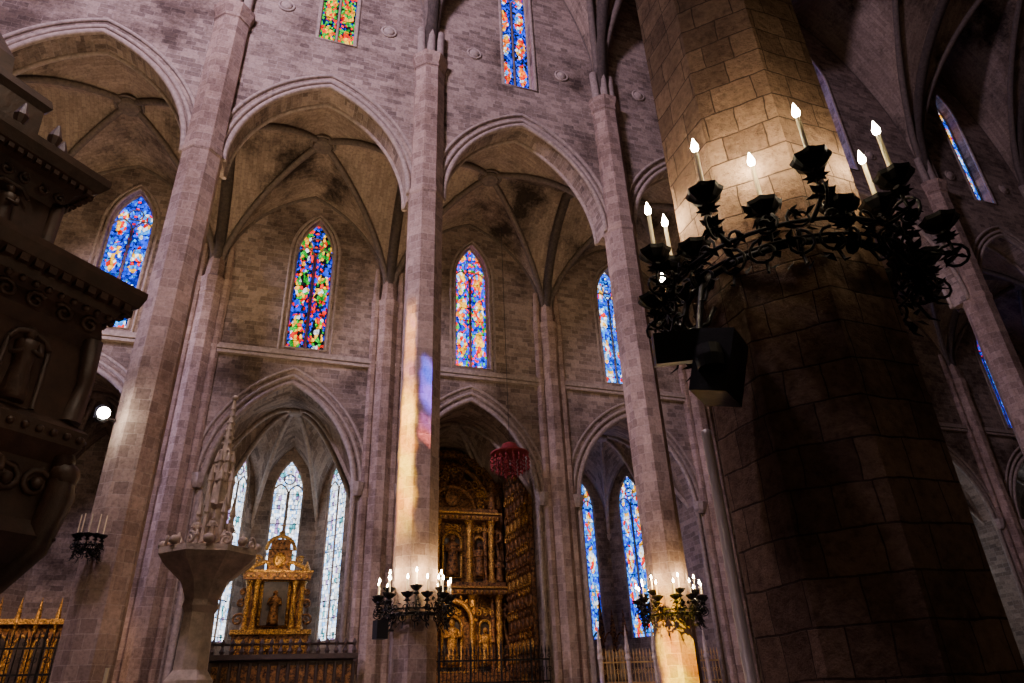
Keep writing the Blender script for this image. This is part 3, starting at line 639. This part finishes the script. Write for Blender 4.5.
area("nave_fill",(-2,5,16),(5,24,12),(1.0,.76,.56),700,5,4)  # added warm area fill inside the nave, not a window
spot("aisle_daylight",(-20,27.5,20),(4,28,12),(.66,.58,1),14000,60,.6,.3)
for k,(cx,hs) in enumerate(BAYS[1:6]):
    spot("aisle_uplight",(cx,YR+2.2,11.5),(cx,27.5,25),(1,.73,.48),(2100,1700,1000,750,550)[k],110,.8,.2)
    spot("chapel_uplight",(cx,YW+.9,6.5),(cx,35.5,12),(1,.74,.54),(40,300,50,120,150)[k],130,.8,.2)
spot("altar_spot",(.65,32.3,9),(.65,35.6,6),(1,.68,.35),330,60,.5)
spot("railing_spot",(-8,27,8),(-8.4,32,3),(1,.62,.28),900,90,.5)
spot("retable_spot",(9.0,32.3,7.0),(9.3,36,4),(1,.62,.3),480,75,.5)
spot("retable_spot",(9.0,32.3,10.5),(9.6,36,10),(1,.7,.45),90,90,.5)
spot("pillar_uplight",(2.6,2.5,4.9),(3.6,3.6,7),(1,.76,.5),35,80,.9,.05)
spot("pulpit_fill",(-.5,4.5,3.0),(-3.8,8.2,6),(1,.6,.36),110,70,.8,.1)  # added unseen spot to brighten the carving, no real lamp here
def sunbeam(name,loc,tgt,power,ang,w,hh,cols,aspect=1.0):
    o=spot(name,loc,tgt,(1,1,1),power,ang,.1,.03); l=o.data; l.use_nodes=True; nt=l.node_tree
    em=nt.nodes["Emission"]; tc=nt.nodes.new("ShaderNodeTexCoord"); sx=nt.nodes.new("ShaderNodeSeparateXYZ"); L(nt,tc.outputs["Normal"],sx.inputs[0])
    az=mth(nt,'ABSOLUTE',sx.outputs[2]); px=mth(nt,'DIVIDE',sx.outputs[0],az); py=mth(nt,'DIVIDE',sx.outputs[1],az)
    cb=nt.nodes.new("ShaderNodeCombineXYZ"); L(nt,px,cb.inputs[0]); L(nt,py,cb.inputs[1])
    nz=nt.nodes.new("ShaderNodeTexNoise"); nz.inputs["Scale"].default_value=45; nz.inputs["Detail"].default_value=1; L(nt,cb.outputs[0],nz.inputs["Vector"])
    n_=mth(nt,'MULTIPLY',mth(nt,'SUBTRACT',nz.outputs["Fac"],.5),.014)
    def sm(v,edge,soft):
        m=nt.nodes.new("ShaderNodeMapRange"); m.interpolation_type='SMOOTHSTEP'; L(nt,mth(nt,'ABSOLUTE',mth(nt,'ADD',v,n_)),m.inputs[0])
        m.inputs[1].default_value=edge; m.inputs[2].default_value=edge-soft; m.inputs[3].default_value=0; m.inputs[4].default_value=1; return m.outputs[0]
    mk=mth(nt,'MULTIPLY',sm(px,w,w*.5),sm(py,hh,hh*.6))
    nz2=nt.nodes.new("ShaderNodeTexNoise"); nz2.inputs["Scale"].default_value=30; L(nt,cb.outputs[0],nz2.inputs["Vector"])
    r=ramp(nt,cols); L(nt,nz2.outputs["Fac"],r.inputs[0])
    L(nt,r.outputs[0],em.inputs[0]); L(nt,mk,em.inputs[1])
    return o
src=(-9,8,27)
sunbeam("stained_sunbeam",src,(3.78,21.5,9.2),4.2e5,16,.018,.085,[(.35,(1,.38,.0)),(.5,(1,.58,.0)),(.65,(1,.78,.0))])
sunbeam("stained_sunbeam",src,(3.85,21.5,12.6),1.3e5,16,.012,.10,[(.35,(1,.35,.03)),(.5,(1,.5,.08)),(.65,(.8,.3,.35))])
sunbeam("stained_sunbeam",src,(4.6,21.3,11.5),4.5e5,8,.012,.04,[(.4,(.0,.04,1)),(.6,(.15,.06,1))])
sunbeam("stained_sunbeam",src,(4.5,21.3,9.9),2e5,6,.009,.018,[(.4,(.5,.15,.7)),(.6,(.9,.2,.2))])
sunbeam("stained_sunbeam",src,(13.0,21.4,2.6),7e5,10,.024,.06,[(.35,(1,.35,.0)),(.5,(1,.55,.0)),(.65,(1,.8,.0))])
w=bpy.data.worlds.new("world"); SC.world=w; w.use_nodes=True
w.node_tree.nodes["Background"].inputs[0].default_value=(1,.74,.56,1); w.node_tree.nodes["Background"].inputs[1].default_value=.045
